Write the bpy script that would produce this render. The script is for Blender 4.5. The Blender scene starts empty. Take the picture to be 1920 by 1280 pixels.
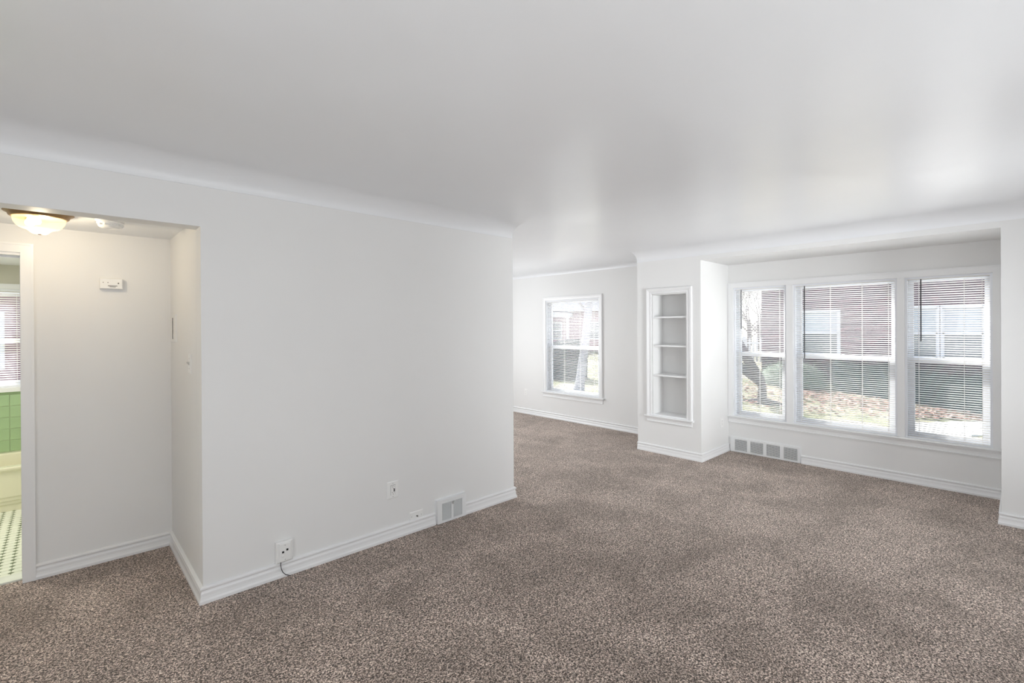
import bpy, bmesh, math, random
from mathutils import Vector, Matrix
random.seed(7)
S = bpy.context.scene
COL = S.collection
PI = math.pi

# ------------------------------------------------------------------ camera
EYE = Vector((0, 0, 1.55))
F_PX, YAW, PITCH, ROLL, CX, CY = 900.2259, 0.814353, -0.002316, -0.005397, 964.2172, 614.7639
fw = Vector((math.cos(YAW)*math.cos(PITCH), math.sin(YAW)*math.cos(PITCH), math.sin(PITCH)))
rt = Vector((math.sin(YAW), -math.cos(YAW), 0)); up = rt.cross(fw)
r2 = rt*math.cos(ROLL) + up*math.sin(ROLL); u2 = -rt*math.sin(ROLL) + up*math.cos(ROLL)
cd = bpy.data.cameras.new('camera'); cam = bpy.data.objects.new('camera', cd); COL.objects.link(cam)
cam.matrix_world = Matrix(((r2.x, u2.x, -fw.x, EYE.x), (r2.y, u2.y, -fw.y, EYE.y), (r2.z, u2.z, -fw.z, EYE.z), (0, 0, 0, 1)))
cd.sensor_width = 36; cd.sensor_fit = 'HORIZONTAL'; cd.lens = F_PX/1920*36
cd.shift_x = (960-CX)/1920; cd.shift_y = (CY-640)/1920; cd.clip_start = .05; cd.clip_end = 500
S.camera = cam

# ------------------------------------------------------------------ colour management, world, sun, lamps
S.view_settings.view_transform = 'Standard'; S.view_settings.look = 'None'
S.view_settings.gamma = 1; S.view_settings.use_curve_mapping = False
S.view_settings.exposure = 0.06
S.cycles.use_denoising = True
S.cycles.max_bounces = 10; S.cycles.diffuse_bounces = 6; S.cycles.transparent_max_bounces = 24
S.cycles.sample_clamp_indirect = 6
SUN_EL, SUN_STRENGTH, SKY_STRENGTH = 41, 19, 1.0
w = bpy.data.worlds.new('world'); S.world = w; w.use_nodes = True
nt = w.node_tree; nt.nodes.clear()
sk = nt.nodes.new('ShaderNodeTexSky'); sk.sky_type = 'NISHITA'; sk.sun_disc = False
sk.sun_elevation = math.radians(SUN_EL); sk.sun_rotation = math.atan2(.42, .91); sk.dust_density = 3; sk.air_density = .8
hs = nt.nodes.new('ShaderNodeHueSaturation'); hs.inputs['Saturation'].default_value = .45
bg = nt.nodes.new('ShaderNodeBackground'); bg.inputs[1].default_value = SKY_STRENGTH
wo = nt.nodes.new('ShaderNodeOutputWorld')
nt.links.new(sk.outputs[0], hs.inputs['Color']); nt.links.new(hs.outputs[0], bg.inputs[0]); nt.links.new(bg.outputs[0], wo.inputs[0])
sd = bpy.data.lights.new('sun', 'SUN'); sd.energy = SUN_STRENGTH; sd.angle = math.radians(.53); sd.color = (1, .965, .94)
sun = bpy.data.objects.new('sun', sd); COL.objects.link(sun)
sdir = Vector((.42, .91, .87)).normalized()
sun.rotation_euler = sdir.to_track_quat('Z', 'Y').to_euler()

def area(name, loc, target, sx, sy, power, col=(1, 1, 1), portal=False):
    l = bpy.data.lights.new(name, 'AREA'); l.shape = 'RECTANGLE'; l.size = sx; l.size_y = sy; l.energy = power; l.color = col
    o = bpy.data.objects.new(name, l); COL.objects.link(o); o.location = loc
    d = Vector(target)-Vector(loc); o.rotation_euler = d.to_track_quat('-Z', 'Z' if abs(d.normalized().z) < .9 else 'Y').to_euler()
    if portal: l.cycles.is_portal = True
    return o
# added fill lights out of view
area('fill_south', (1.2, -1.85, 1.35), (1.6, 3, 1.7), 3.4, 1.6, 24, (.93, .97, 1))  # added fill behind the camera, mainly for the partition
area('fill_west', (-1.85, .3, 1.4), (3, .8, 1.4), 2.0, 1.4, 27, (.94, .975, 1))  # added fill from the unseen side, for the window-side walls
o = area('fill_south_east', (3.5, -1.85, 1.3), (4.75, 2.5, 1.45), .9, 1.5, 22, (.95, .98, 1)); o.data.spread = math.radians(62)  # added narrow fill aimed to brighten the pier side
area('fill_dining', (3.6, 6.95, 1.4), (4.2, 3, 1.5), 2.8, 1.6, 80, (.95, .98, 1))  # added fill in the hidden part of the dining room
area('fill_ceiling', (1.2, -1.15, .35), (1.3, -.9, 3), 3.6, 1.3, 41, (.94, .975, 1))  # added upward fill that brightens the ceiling
area('fill_bathroom', (-1.0, 5.2, 2.14), (-1.0, 5.2, 0), .5, .5, 26, (1, .97, .88))  # added fill to brighten the bathroom, out of view
for nme, y0, y1, z0, z1 in (('portal_bay_narrow', 1.86, 2.45, .46, 2.0), ('portal_bay_middle', .86, 1.79, .46, 2.0), ('portal_bay_right', .19, .8, .46, 2.0), ('portal_far', 4.49, 5.61, .46, 1.98)):
    area(nme, (6.21, (y0+y1)/2, (z0+z1)/2), (0, (y0+y1)/2, (z0+z1)/2), y1-y0, z1-z0, 1, portal=True)

# ------------------------------------------------------------------ material helpers
MATS = {}
def mat(name, col, rough=.5, spec=.5, metal=0, noise=None, bump=None, emit=None, trans=0, extra=None):
    m = bpy.data.materials.new(name); m.use_nodes = True; n = m.node_tree; b = n.nodes['Principled BSDF']
    b.inputs['Base Color'].default_value = (*col, 1); b.inputs['Roughness'].default_value = rough
    b.inputs['Specular IOR Level'].default_value = spec; b.inputs['Metallic'].default_value = metal
    tc = n.nodes.new('ShaderNodeTexCoord')
    if noise:   # (scale, amount, detail)
        t = n.nodes.new('ShaderNodeTexNoise'); t.inputs['Scale'].default_value = noise[0]; t.inputs['Detail'].default_value = noise[2]
        n.links.new(tc.outputs['Object'], t.inputs['Vector'])
        r = n.nodes.new('ShaderNodeValToRGB'); a = noise[1]
        r.color_ramp.elements[0].position = .3; r.color_ramp.elements[1].position = .7
        r.color_ramp.elements[0].color = (*[c*(1-a) for c in col], 1); r.color_ramp.elements[1].color = (*[min(1, c*(1+a)) for c in col], 1)
        n.links.new(t.outputs['Fac'], r.inputs['Fac']); n.links.new(r.outputs[0], b.inputs['Base Color'])
    prev = None
    for bs in (bump or []):    # (scale, strength, distance, detail)
        t = n.nodes.new('ShaderNodeTexNoise'); t.inputs['Scale'].default_value = bs[0]; t.inputs['Detail'].default_value = bs[3]
        n.links.new(tc.outputs['Object'], t.inputs['Vector'])
        bp = n.nodes.new('ShaderNodeBump'); bp.inputs['Strength'].default_value = bs[1]; bp.inputs['Distance'].default_value = bs[2]
        n.links.new(t.outputs['Fac'], bp.inputs['Height'])
        if prev: n.links.new(prev.outputs[0], bp.inputs['Normal'])
        prev = bp
    if prev: n.links.new(prev.outputs[0], b.inputs['Normal'])
    if emit: b.inputs['Emission Color'].default_value = (*emit[:3], 1); b.inputs['Emission Strength'].default_value = emit[3]
    b.inputs['Transmission Weight'].default_value = trans
    MATS[name] = m
    return m

M_WALL = mat('wall_paint', (.80, .80, .795), .55, .3, noise=(1.3, .012, 3), bump=[(1.6, .35, .02, 2), (220, .06, .002, 2)])
M_CEIL = mat('ceiling_paint', (.825, .84, .86), .30, .5, noise=(.9, .01, 3), bump=[(1.1, .7, .03, 2), (5, .22, .006, 3), (240, .07, .002, 2)])
M_TRIM = mat('trim_gloss', (.84, .845, .85), .3, .5, bump=[(14, .1, .002, 2)])
M_VINYL = mat('window_vinyl', (.84, .86, .90), .3, .5)
M_SLAT = mat('slat_enamel', (.86, .85, .83), .35, .5)
def slat_mat():
    m = M_SLAT; n = m.node_tree; b = n.nodes['Principled BSDF']; o = n.nodes['Material Output']
    t = n.nodes.new('ShaderNodeBsdfTranslucent'); t.inputs[0].default_value = (.90, .89, .88, 1)
    x = n.nodes.new('ShaderNodeMixShader'); x.inputs[0].default_value = .36
    n.links.new(b.outputs[0], x.inputs[1]); n.links.new(t.outputs[0], x.inputs[2]); n.links.new(x.outputs[0], o.inputs[0])
slat_mat()
M_CORD = mat('ladder_cord', (.88, .87, .86), .8, .1)
M_WAND = mat('wand_plastic', (.02, .02, .022), .35, .3)
M_PLATE = mat('device_plastic', (.86, .86, .85), .28, .5)
M_VENT = mat('vent_enamel', (.83, .84, .845), .32, .5)
M_DARK = mat('dark_void', (.012, .012, .012), .8, .1)
M_SLOT = mat('socket_slot', (.05, .05, .05), .6, .2)
M_SCREW = mat('screw_steel', (.55, .55, .55), .35, .5, metal=.7)
M_CABLE = mat('black_cable', (.012, .012, .013), .4, .4)
M_BRONZE = mat('antique_bronze', (.33, .21, .10), .38, .5, metal=.75, noise=(18, .2, 3))
M_TUB = mat('cream_enamel', (.80, .77, .58), .15, .5)
M_TOILET = mat('pale_green_china', (.72, .80, .66), .12, .5)
M_GREEN = mat('green_tile', (.37, .52, .29), .16, .5, noise=(2.2, .10, 3))
M_GROUT = mat('tile_grout', (.55, .62, .42), .8, .2)
M_MOSAIC = mat('white_mosaic', (.80, .82, .70), .2, .5)
M_MGROUT = mat('mosaic_grout', (.50, .52, .40), .8, .2)
M_DOT = mat('mosaic_dot', (.13, .17, .09), .3, .5)
M_MARBLE = mat('marble_sill', (.76, .78, .70), .25, .5, noise=(12, .06, 6))
M_BATHWALL = mat('bath_wall_paint', (.62, .60, .50), .5, .3)

def glass():
    m = bpy.data.materials.new('window_glass'); m.use_nodes = True; n = m.node_tree; n.nodes.clear()
    tr = n.nodes.new('ShaderNodeBsdfTransparent'); tr.inputs[0].default_value = (.93, .95, .95, 1)
    gl = n.nodes.new('ShaderNodeBsdfGlossy'); gl.inputs['Roughness'].default_value = .02
    lw = n.nodes.new('ShaderNodeLayerWeight'); pw = n.nodes.new('ShaderNodeMath'); pw.operation = 'POWER'; pw.inputs[1].default_value = 5
    fr = n.nodes.new('ShaderNodeMath'); fr.operation = 'MULTIPLY_ADD'; fr.inputs[1].default_value = .9; fr.inputs[2].default_value = .03
    n.links.new(lw.outputs['Facing'], pw.inputs[0]); n.links.new(pw.outputs[0], fr.inputs[0])
    mx = n.nodes.new('ShaderNodeMixShader'); o = n.nodes.new('ShaderNodeOutputMaterial')
    n.links.new(fr.outputs[0], mx.inputs[0]); n.links.new(tr.outputs[0], mx.inputs[1]); n.links.new(gl.outputs[0], mx.inputs[2]); n.links.new(mx.outputs[0], o.inputs[0])
    return m
M_GLASS = glass()
def screen():
    m = bpy.data.materials.new('screen_mesh'); m.use_nodes = True; n = m.node_tree; n.nodes.clear()
    tr = n.nodes.new('ShaderNodeBsdfTransparent'); tr.inputs[0].default_value = (1, 1, 1, 1)
    d = n.nodes.new('ShaderNodeBsdfDiffuse'); d.inputs[0].default_value = (.10, .13, .15, 1)
    mx = n.nodes.new('ShaderNodeMixShader'); mx.inputs[0].default_value = .24; o = n.nodes.new('ShaderNodeOutputMaterial')
    n.links.new(tr.outputs[0], mx.inputs[1]); n.links.new(d.outputs[0], mx.inputs[2]); n.links.new(mx.outputs[0], o.inputs[0])
    return m
M_SCREEN = screen()

def carpet():
    m = bpy.data.materials.new('carpet_pile'); m.use_nodes = True; n = m.node_tree; b = n.nodes['Principled BSDF']
    L = n.links.new; tc = n.nodes.new('ShaderNodeTexCoord')
    def noise(sc, det, rough=.5, dist=0):
        t = n.nodes.new('ShaderNodeTexNoise'); t.inputs['Scale'].default_value = sc; t.inputs['Detail'].default_value = det
        t.inputs['Roughness'].default_value = rough; t.inputs['Distortion'].default_value = dist; L(tc.outputs['Object'], t.inputs['Vector']); return t
    def ramp(src, stops):
        r = n.nodes.new('ShaderNodeValToRGB'); e = r.color_ramp.elements
        e[0].position, e[0].color = stops[0][0], (*stops[0][1], 1); e[1].position, e[1].color = stops[-1][0], (*stops[-1][1], 1)
        for p, c in stops[1:-1]: k = e.new(p); k.color = (*c, 1)
        L(src, r.inputs['Fac']); return r
    tuft = noise(125, 3, .60, .9)
    c1 = ramp(tuft.outputs['Fac'], [(.40, (.012, .006, .004)), (.46, (.13, .088, .068)), (.52, (.37, .285, .238)), (.60, (.98, .84, .75))])
    patch = noise(2.2, 5, .55, .8)
    c2 = ramp(patch.outputs['Fac'], [(.36, (.79, .77, .75)), (.64, (1.20, 1.20, 1.20))])
    mid = noise(26, 3, .5, .5)
    c3 = ramp(mid.outputs['Fac'], [(.35, (.86, .85, .84)), (.65, (1.12, 1.12, 1.12))])
    mx = n.nodes.new('ShaderNodeMix'); mx.data_type = 'RGBA'; mx.blend_type = 'MULTIPLY'; mx.inputs['Factor'].default_value = 1
    L(c1.outputs[0], mx.inputs['A']); L(c2.outputs[0], mx.inputs['B'])
    my = n.nodes.new('ShaderNodeMix'); my.data_type = 'RGBA'; my.blend_type = 'MULTIPLY'; my.inputs['Factor'].default_value = 1
    L(mx.outputs['Result'], my.inputs['A']); L(c3.outputs[0], my.inputs['B'])
    L(my.outputs['Result'], b.inputs['Base Color'])
    b.inputs['Roughness'].default_value = .9; b.inputs['Specular IOR Level'].default_value = .15
    b.inputs['Sheen Weight'].default_value = .4; b.inputs['Sheen Roughness'].default_value = .5; b.inputs['Sheen Tint'].default_value = (.9, .85, .8, 1)
    b1 = n.nodes.new('ShaderNodeBump'); b1.inputs['Strength'].default_value = 1; b1.inputs['Distance'].default_value = .008; L(tuft.outputs['Fac'], b1.inputs['Height'])
    b2 = n.nodes.new('ShaderNodeBump'); b2.inputs['Strength'].default_value = .6; b2.inputs['Distance'].default_value = .012; L(mid.outputs['Fac'], b2.inputs['Height']); L(b1.outputs[0], b2.inputs['Normal'])
    L(b2.outputs[0], b.inputs['Normal'])
    return m
M_CARPET = carpet()

# ------------------------------------------------------------------ mesh helpers
def link(name, me, m=None, parent=None, loc=None):
    o = bpy.data.objects.new(name, me); COL.objects.link(o)
    if m and me and not me.materials: me.materials.append(m)
    if parent: o.parent = parent
    if loc is not None: o.location = loc
    return o
class MB:
    def __init__(s): s.v = []; s.f = []; s.sm = []
    def add(s, vs, fs, smooth=False):
        k = len(s.v); s.v += [tuple(v) for v in vs]; s.f += [tuple(i+k for i in f) for f in fs]; s.sm += [smooth]*len(fs); return s
    def box(s, x0, x1, y0, y1, z0, z1):
        v = [(x, y, z) for z in (z0, z1) for y in (y0, y1) for x in (x0, x1)]
        return s.add(v, [(0, 2, 3, 1), (4, 5, 7, 6), (0, 1, 5, 4), (2, 6, 7, 3), (0, 4, 6, 2), (1, 3, 7, 5)])
    def tube(s, pts, r, n=8, smooth=True, radii=None):
        pts = [Vector(p) for p in pts]; rings = []; ref = Vector((0, 0, 1))
        for i, p in enumerate(pts):
            d = (pts[min(i+1, len(pts)-1)]-pts[max(i-1, 0)]).normalized()
            a = d.cross(ref if abs(d.z) < .95 else Vector((1, 0, 0))).normalized(); b = d.cross(a)
            rr = radii[i] if radii else r
            rings.append([p+(a*math.cos(2*PI*k/n)+b*math.sin(2*PI*k/n))*rr for k in range(n)])
        v = [q for ring in rings for q in ring]; f = []
        for i in range(len(pts)-1):
            for k in range(n):
                f.append((i*n+k, i*n+(k+1) % n, (i+1)*n+(k+1) % n, (i+1)*n+k))
        s.add(v, f, smooth); s.add(rings[0], [tuple(range(n))[::-1]]); s.add(rings[-1], [tuple(range(n))]); return s
    def lathe(s, prof, c=(0, 0, 0), n=32, axis='z', smooth=True):
        v = []; f = []
        for r, h in prof:
            for k in range(n):
                a = 2*PI*k/n; x, y, z = r*math.cos(a), r*math.sin(a), h
                if axis == 'y': x, y, z = x, -z, y
                if axis == 'x': x, y, z = -z, x, y
                v.append((c[0]+x, c[1]+y, c[2]+z))
        for i in range(len(prof)-1):
            for k in range(n): f.append((i*n+k, i*n+(k+1) % n, (i+1)*n+(k+1) % n, (i+1)*n+k))
        return s.add(v, f, smooth)
    def sweep(s, prof, path, closed=False, smooth=False, flip=False):
        """prof: list of (offset to the left of the path, z); path: list of (x,y). mitred."""
        P = [Vector(p).to_2d() for p in path]; n = len(P); m = len(prof); v = []; f = []
        for i in range(n):
            if closed: a, b = P[i-1], P[(i+1) % n]; d1, d2 = (P[i]-a).normalized(), (b-P[i]).normalized()
            else:
                d1 = (P[i]-P[i-1]).normalized() if i else (P[1]-P[0]).normalized()
                d2 = (P[i+1]-P[i]).normalized() if i < n-1 else d1
            n1 = Vector((-d1.y, d1.x)); n2 = Vector((-d2.y, d2.x)); nn = (n1+n2); nn = nn/ max(.2, nn.dot(n1))
            for o, z in prof: q = P[i]+nn*o; v.append((q.x, q.y, z))
        for i in range(n if closed else n-1):
            j = (i+1) % n
            for k in range(m):
                k2 = (k+1) % m
                f.append((i*m+k, j*m+k, j*m+k2, i*m+k2) if not flip else (i*m+k, i*m+k2, j*m+k2, j*m+k))
        s.add(v, f, smooth)
        if not closed: s.add(v[:m], [tuple(range(m))]); s.add(v[-m:], [tuple(range(m))[::-1]])
        return s
    def build(s, name, m, parent=None, loc=None, bevel=0, fix=True):
        me = bpy.data.meshes.new(name); me.from_pydata(s.v, [], s.f); me.polygons.foreach_set('use_smooth', s.sm)
        if fix or bevel:
            bm = bmesh.new(); bm.from_mesh(me)
            if bevel:
                bmesh.ops.remove_doubles(bm, verts=bm.verts, dist=1e-6)
                bmesh.ops.bevel(bm, geom=[e for e in bm.edges if len(e.link_faces) == 2 and e.calc_face_angle(0) > .6], offset=bevel, segments=2, affect='EDGES', profile=.5, clamp_overlap=True)
            bmesh.ops.recalc_face_normals(bm, faces=bm.faces); bm.to_mesh(me); bm.free()
        me.update(); return link(name, me, m, parent, loc)
def bx(name, m, parent, *a, bevel=0):
    return MB().box(*a).build(name, m, parent, bevel=bevel, fix=bool(bevel))
def empty(name, loc=(0, 0, 0), rz=0, parent=None):
    o = bpy.data.objects.new(name, None); COL.objects.link(o); o.location = loc; o.rotation_euler = (0, 0, rz)
    if parent: o.parent = parent
    return o
def tag(o, label, cat, group=None):
    o['label'] = label; o['category'] = cat
    if group: o['group'] = group
    return o
def struct(o): o['kind'] = 'structure'; return o
def stuff(o): o['kind'] = 'stuff'; return o

def wall_holes(name, m, axis, p0, p1, a0, a1, z0, z1, holes):
    """a wall slab across axis ('x' or 'y') from p0 to p1, running a0..a1, with rectangular holes (a0,a1,z0,z1)"""
    A = sorted({a0, a1, *[h[0] for h in holes], *[h[1] for h in holes]}); Z = sorted({z0, z1, *[h[2] for h in holes], *[h[3] for h in holes]})
    b = MB()
    solid = lambda i, j: 0 <= i < len(A)-1 and 0 <= j < len(Z)-1 and not any(h[0] <= (A[i]+A[i+1])/2 <= h[1] and h[2] <= (Z[j]+Z[j+1])/2 <= h[3] for h in holes)
    def P(p, a, z): return (p, a, z) if axis == 'x' else (a, p, z)
    for i in range(len(A)-1):
        for j in range(len(Z)-1):
            if not solid(i, j): continue
            u0, u1, w0, w1 = A[i], A[i+1], Z[j], Z[j+1]
            for p in (p0, p1): b.add([P(p, u0, w0), P(p, u1, w0), P(p, u1, w1), P(p, u0, w1)], [(0, 1, 2, 3)])
            if not solid(i-1, j): b.add([P(p0, u0, w0), P(p1, u0, w0), P(p1, u0, w1), P(p0, u0, w1)], [(0, 1, 2, 3)])
            if not solid(i+1, j): b.add([P(p0, u1, w0), P(p1, u1, w0), P(p1, u1, w1), P(p0, u1, w1)], [(0, 1, 2, 3)])
            if not solid(i, j-1): b.add([P(p0, u0, w0), P(p1, u0, w0), P(p1, u1, w0), P(p0, u1, w0)], [(0, 1, 2, 3)])
            if not solid(i, j+1): b.add([P(p0, u0, w1), P(p1, u0, w1), P(p1, u1, w1), P(p0, u1, w1)], [(0, 1, 2, 3)])
    me = bpy.data.meshes.new(name); me.from_pydata(b.v, [], b.f)
    bm = bmesh.new(); bm.from_mesh(me); bmesh.ops.remove_doubles(bm, verts=bm.verts, dist=1e-5); bmesh.ops.recalc_face_normals(bm, faces=bm.faces); bm.to_mesh(me); bm.free()
    return struct(link(name, me, m))

# ------------------------------------------------------------------ room dimensions (metres, eye at the origin)
YP, XC, XE = 3.182, .574, 2.989          # partition face, hall corner, partition end
ZC, ZCV = 2.467, 2.355                   # ceiling, bottom of the cove
YH = 4.214                               # hall back wall
XP, XB = 5.301, 6.04                     # pier face, outer wall face
YL, YR, YPL = 2.52, .117, 3.348          # bay sides, pier far side
XW, YS, YN = -2.0, -2.0, 7.1
YBW = 6.627                              # bathroom window wall

# ------------------------------------------------------------------ shell
fl = MB().box(XW, 6.2, YS, YH+.04, -.1, 0).box(.69, 6.2, YH+.04, YN, -.1, 0)
struct(fl.build('floor', M_CARPET))
struct(bx('ceiling', M_CEIL, None, XW, 6.26, YS, YN+.1, ZC, ZC+.12))
# partition with the header over the hall opening
wp = MB().add([(XW, YP, 2.1254), (XC, YP, 2.1254), (XC, YP, 0), (XE, YP, 0), (XE, YP, ZC), (XW, YP, ZC),
               (XW, YP+.13, 2.1254), (XC, YP+.13, 2.1254), (XC, YP+.13, 0), (XE, YP+.13, 0), (XE, YP+.13, ZC), (XW, YP+.13, ZC)],
              [(0, 1, 5), (1, 4, 5), (1, 2, 3, 4), (6, 11, 7), (7, 11, 10), (7, 10, 9, 8), (0, 6, 7, 1), (1, 7, 8, 2), (2, 8, 9, 3), (3, 9, 10, 4), (4, 10, 11, 5), (5, 11, 6, 0)])
struct(wp.build('wall_partition', M_WALL, bevel=.0025))
struct(bx('wall_hall_right', M_WALL, None, XC, XC+.12, YP+.13, YN, 0, ZC))
wall_holes('wall_hall_back', M_WALL, 'y', YH, YH+.12, XW, XC, 0, 2.19, [(-.93, -.166, -.001, 2.02)])
struct(bx('ceiling_hall', M_CEIL, None, XW, XC, YP+.13, YH+.12, 2.19, 2.25))
struct(bx('ceiling_bathroom', M_CEIL, None, XW, XC, YH+.12, YBW, 2.166, 2.25))
# pier with the bookcase niche, bay header and the right-hand return, all one wall
NB = (2.686, 3.145, .452, 1.945)         # niche y0,y1,z0,z1
ND = .25
wr = wall_holes('wall_bay', M_WALL, 'x', XP, XP+ND, YS, YPL, 0, ZC, [NB, (YR, YL, -.001, 2.30)])
bb = MB().box(XP+ND, XB, YL, YPL, 0, ZC).box(XP+ND, XB, YR, YL, 2.30, ZC).box(XP+ND, XB, YS, YR, 0, ZC)
bb.build('wall_core', M_WALL, wr, fix=False)
W1 = (1.859, 2.452); W2 = (.858, 1.786); W3 = (.185, .798); ZB, ZT = .445, 2.012
WF = (4.486, 5.608); ZFB, ZFT = .447, 1.99
wall_holes('wall_far', M_WALL, 'x', XB, XB+.165, YS, YN, 0, ZC, [(*W1, ZB, ZT), (*W2, ZB, ZT), (*W3, ZB, ZT), (*WF, ZFB, ZFT)])
struct(bx('wall_dining', M_WALL, None, XC+.12, XB+.22, YN, YN+.1, 0, ZC))
struct(bx('wall_back', M_WALL, None, XW, XP, YS-.12, YS, 0, ZC))
struct(bx('wall_left', M_WALL, None, XW-.12, XW, YS, YBW+.2, 0, ZC))

# cove mouldings
def cove(name, path, r, ext=None):
    prof = [(0, ZCV-.004), (.004, ZCV-.004)]
    for k in range(0, 13):
        a = PI/2*k/12; prof.append((.004+(r-.004)*(1-math.cos(a)), ZCV+(ZC-ZCV)*math.sin(a)))
    prof.append((0, ZC))
    b = MB().sweep(prof, path, smooth=True); o = b.build(name, M_CEIL)
    for p in o.data.polygons:
        if abs(p.normal.z) < .001 and len(p.vertices) > 4: p.use_smooth = False
    o.data.set_sharp_from_angle(angle=.6)
    return struct(o)
cove('trim_cove_partition', [(XE-.012, YP), (XW, YP)], .172)
cove('trim_cove_bay', [(XP, YS), (XP, YPL-.004)], .165)
b = MB(); pr_ = [(0, ZC-.05), (.004, ZC-.03), (.016, ZC-.012), (.045, ZC), (0, ZC)]
struct(b.sweep(pr_, [(XB, YPL), (XB, YN)]).build('trim_cove_far', M_CEIL))

# baseboards
BASE = [(0, 0), (.020, 0), (.020, .016), (.0155, .026), (.013, .040), (.013, .056), (.009, .066), (.009, .073), (.0165, .080), (.0165, .088), (.011, .094), (0, .096)]
def base(name, path): return struct(MB().sweep(BASE, path).build(name, M_TRIM))
VX0, VX1 = 2.130, 2.424       # partition vent
base('baseboard_partition', [(VX0, YP), (XC, YP), (XC, YH), (-.124, YH)])
base('baseboard_partition_end', [(XE, YP+.13), (XE, YP), (VX1, YP)])
base('baseboard_far', [(XB, YPL), (XB, YN)])
VY0, VY1 = 1.709, 2.495
base('baseboard_pier', [(XB, YL), (XP, YL), (XP, YPL)])
base('baseboard_bay', [(XP, YS), (XP, YR), (XB, YR), (XB, VY0)])

# ------------------------------------------------------------------ trim profiles in a vertical wall plane
def frame_trim(name, parent, m, plane, y0, y1, z0, z1, wdt, prof, sides='tlr'):
    """casing of a hole in an x=plane wall (room at smaller x). prof: (distance out from the hole 0..wdt, proud)"""
    def ring(d): return [(y1+d, z0), (y1+d, z1+d), (y0-d, z1+d), (y0-d, z0)]
    k = len(prof); v = []
    for d, p in prof:
        for (y, z) in ring(d): v.append((plane-p, y, z))
    f = []
    for i in range(k-1):
        for s in range(3): f.append((i*4+s, i*4+s+1, (i+1)*4+s+1, (i+1)*4+s))
    b = MB().add(v, f)
    b.add([(plane-p, y1+d, z0) for d, p in prof]+[(plane, y1+wdt, z0), (plane, y1, z0)], [tuple(range(k+2))])
    b.add([(plane-p, y0-d, z0) for d, p in prof]+[(plane, y0-wdt, z0), (plane, y0, z0)], [tuple(range(k+2))])
    b.add([(plane, y, z) for y, z in ring(0)]+[(plane, y, z) for y, z in ring(wdt)], [(0, 1, 5, 4), (1, 2, 6, 5), (2, 3, 7, 6)])
    return b.build(name, m, parent)
CAS = [(0, 0), (0, .012), (.006, .015), (.040, .018), (.046, .024), (.058, .024), (.0625, .018), (.0625, 0)]

def stool(parent, plane, y0, y1, z, inner_x, horn=.03, th=.02, proud=.045):
    b = MB(); prof = [(inner_x, z), (plane-proud+.006, z), (plane-proud, z-.006), (plane-proud, z-th+.006), (plane-proud+.006, z-th), (inner_x, z-th)]
    n = len(prof); v = [(x, yy, zz) for yy in (y0-horn, y1+horn) for x, zz in prof]
    f = [(i, (i+1) % n, n+(i+1) % n, n+i) for i in range(n)]+[tuple(range(n)), tuple(range(n, 2*n))]
    return b.add(v, f).build('stool', M_TRIM, parent)
def apron(parent, plane, y0, y1, zt, zb):
    prof = [(plane, zt), (plane-.022, zt), (plane-.022, zt-.012), (plane-.014, zt-.026), (plane-.012, zb+.012), (plane-.018, zb+.008), (plane-.018, zb), (plane, zb)]
    n = len(prof); v = [(x, yy, zz) for yy in (y0, y1) for x, zz in prof]
    f = [(i, (i+1) % n, n+(i+1) % n, n+i) for i in range(n)]+[tuple(range(n)), tuple(range(n, 2*n))]
    return MB().add(v, f).build('apron', M_TRIM, parent)

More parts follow.
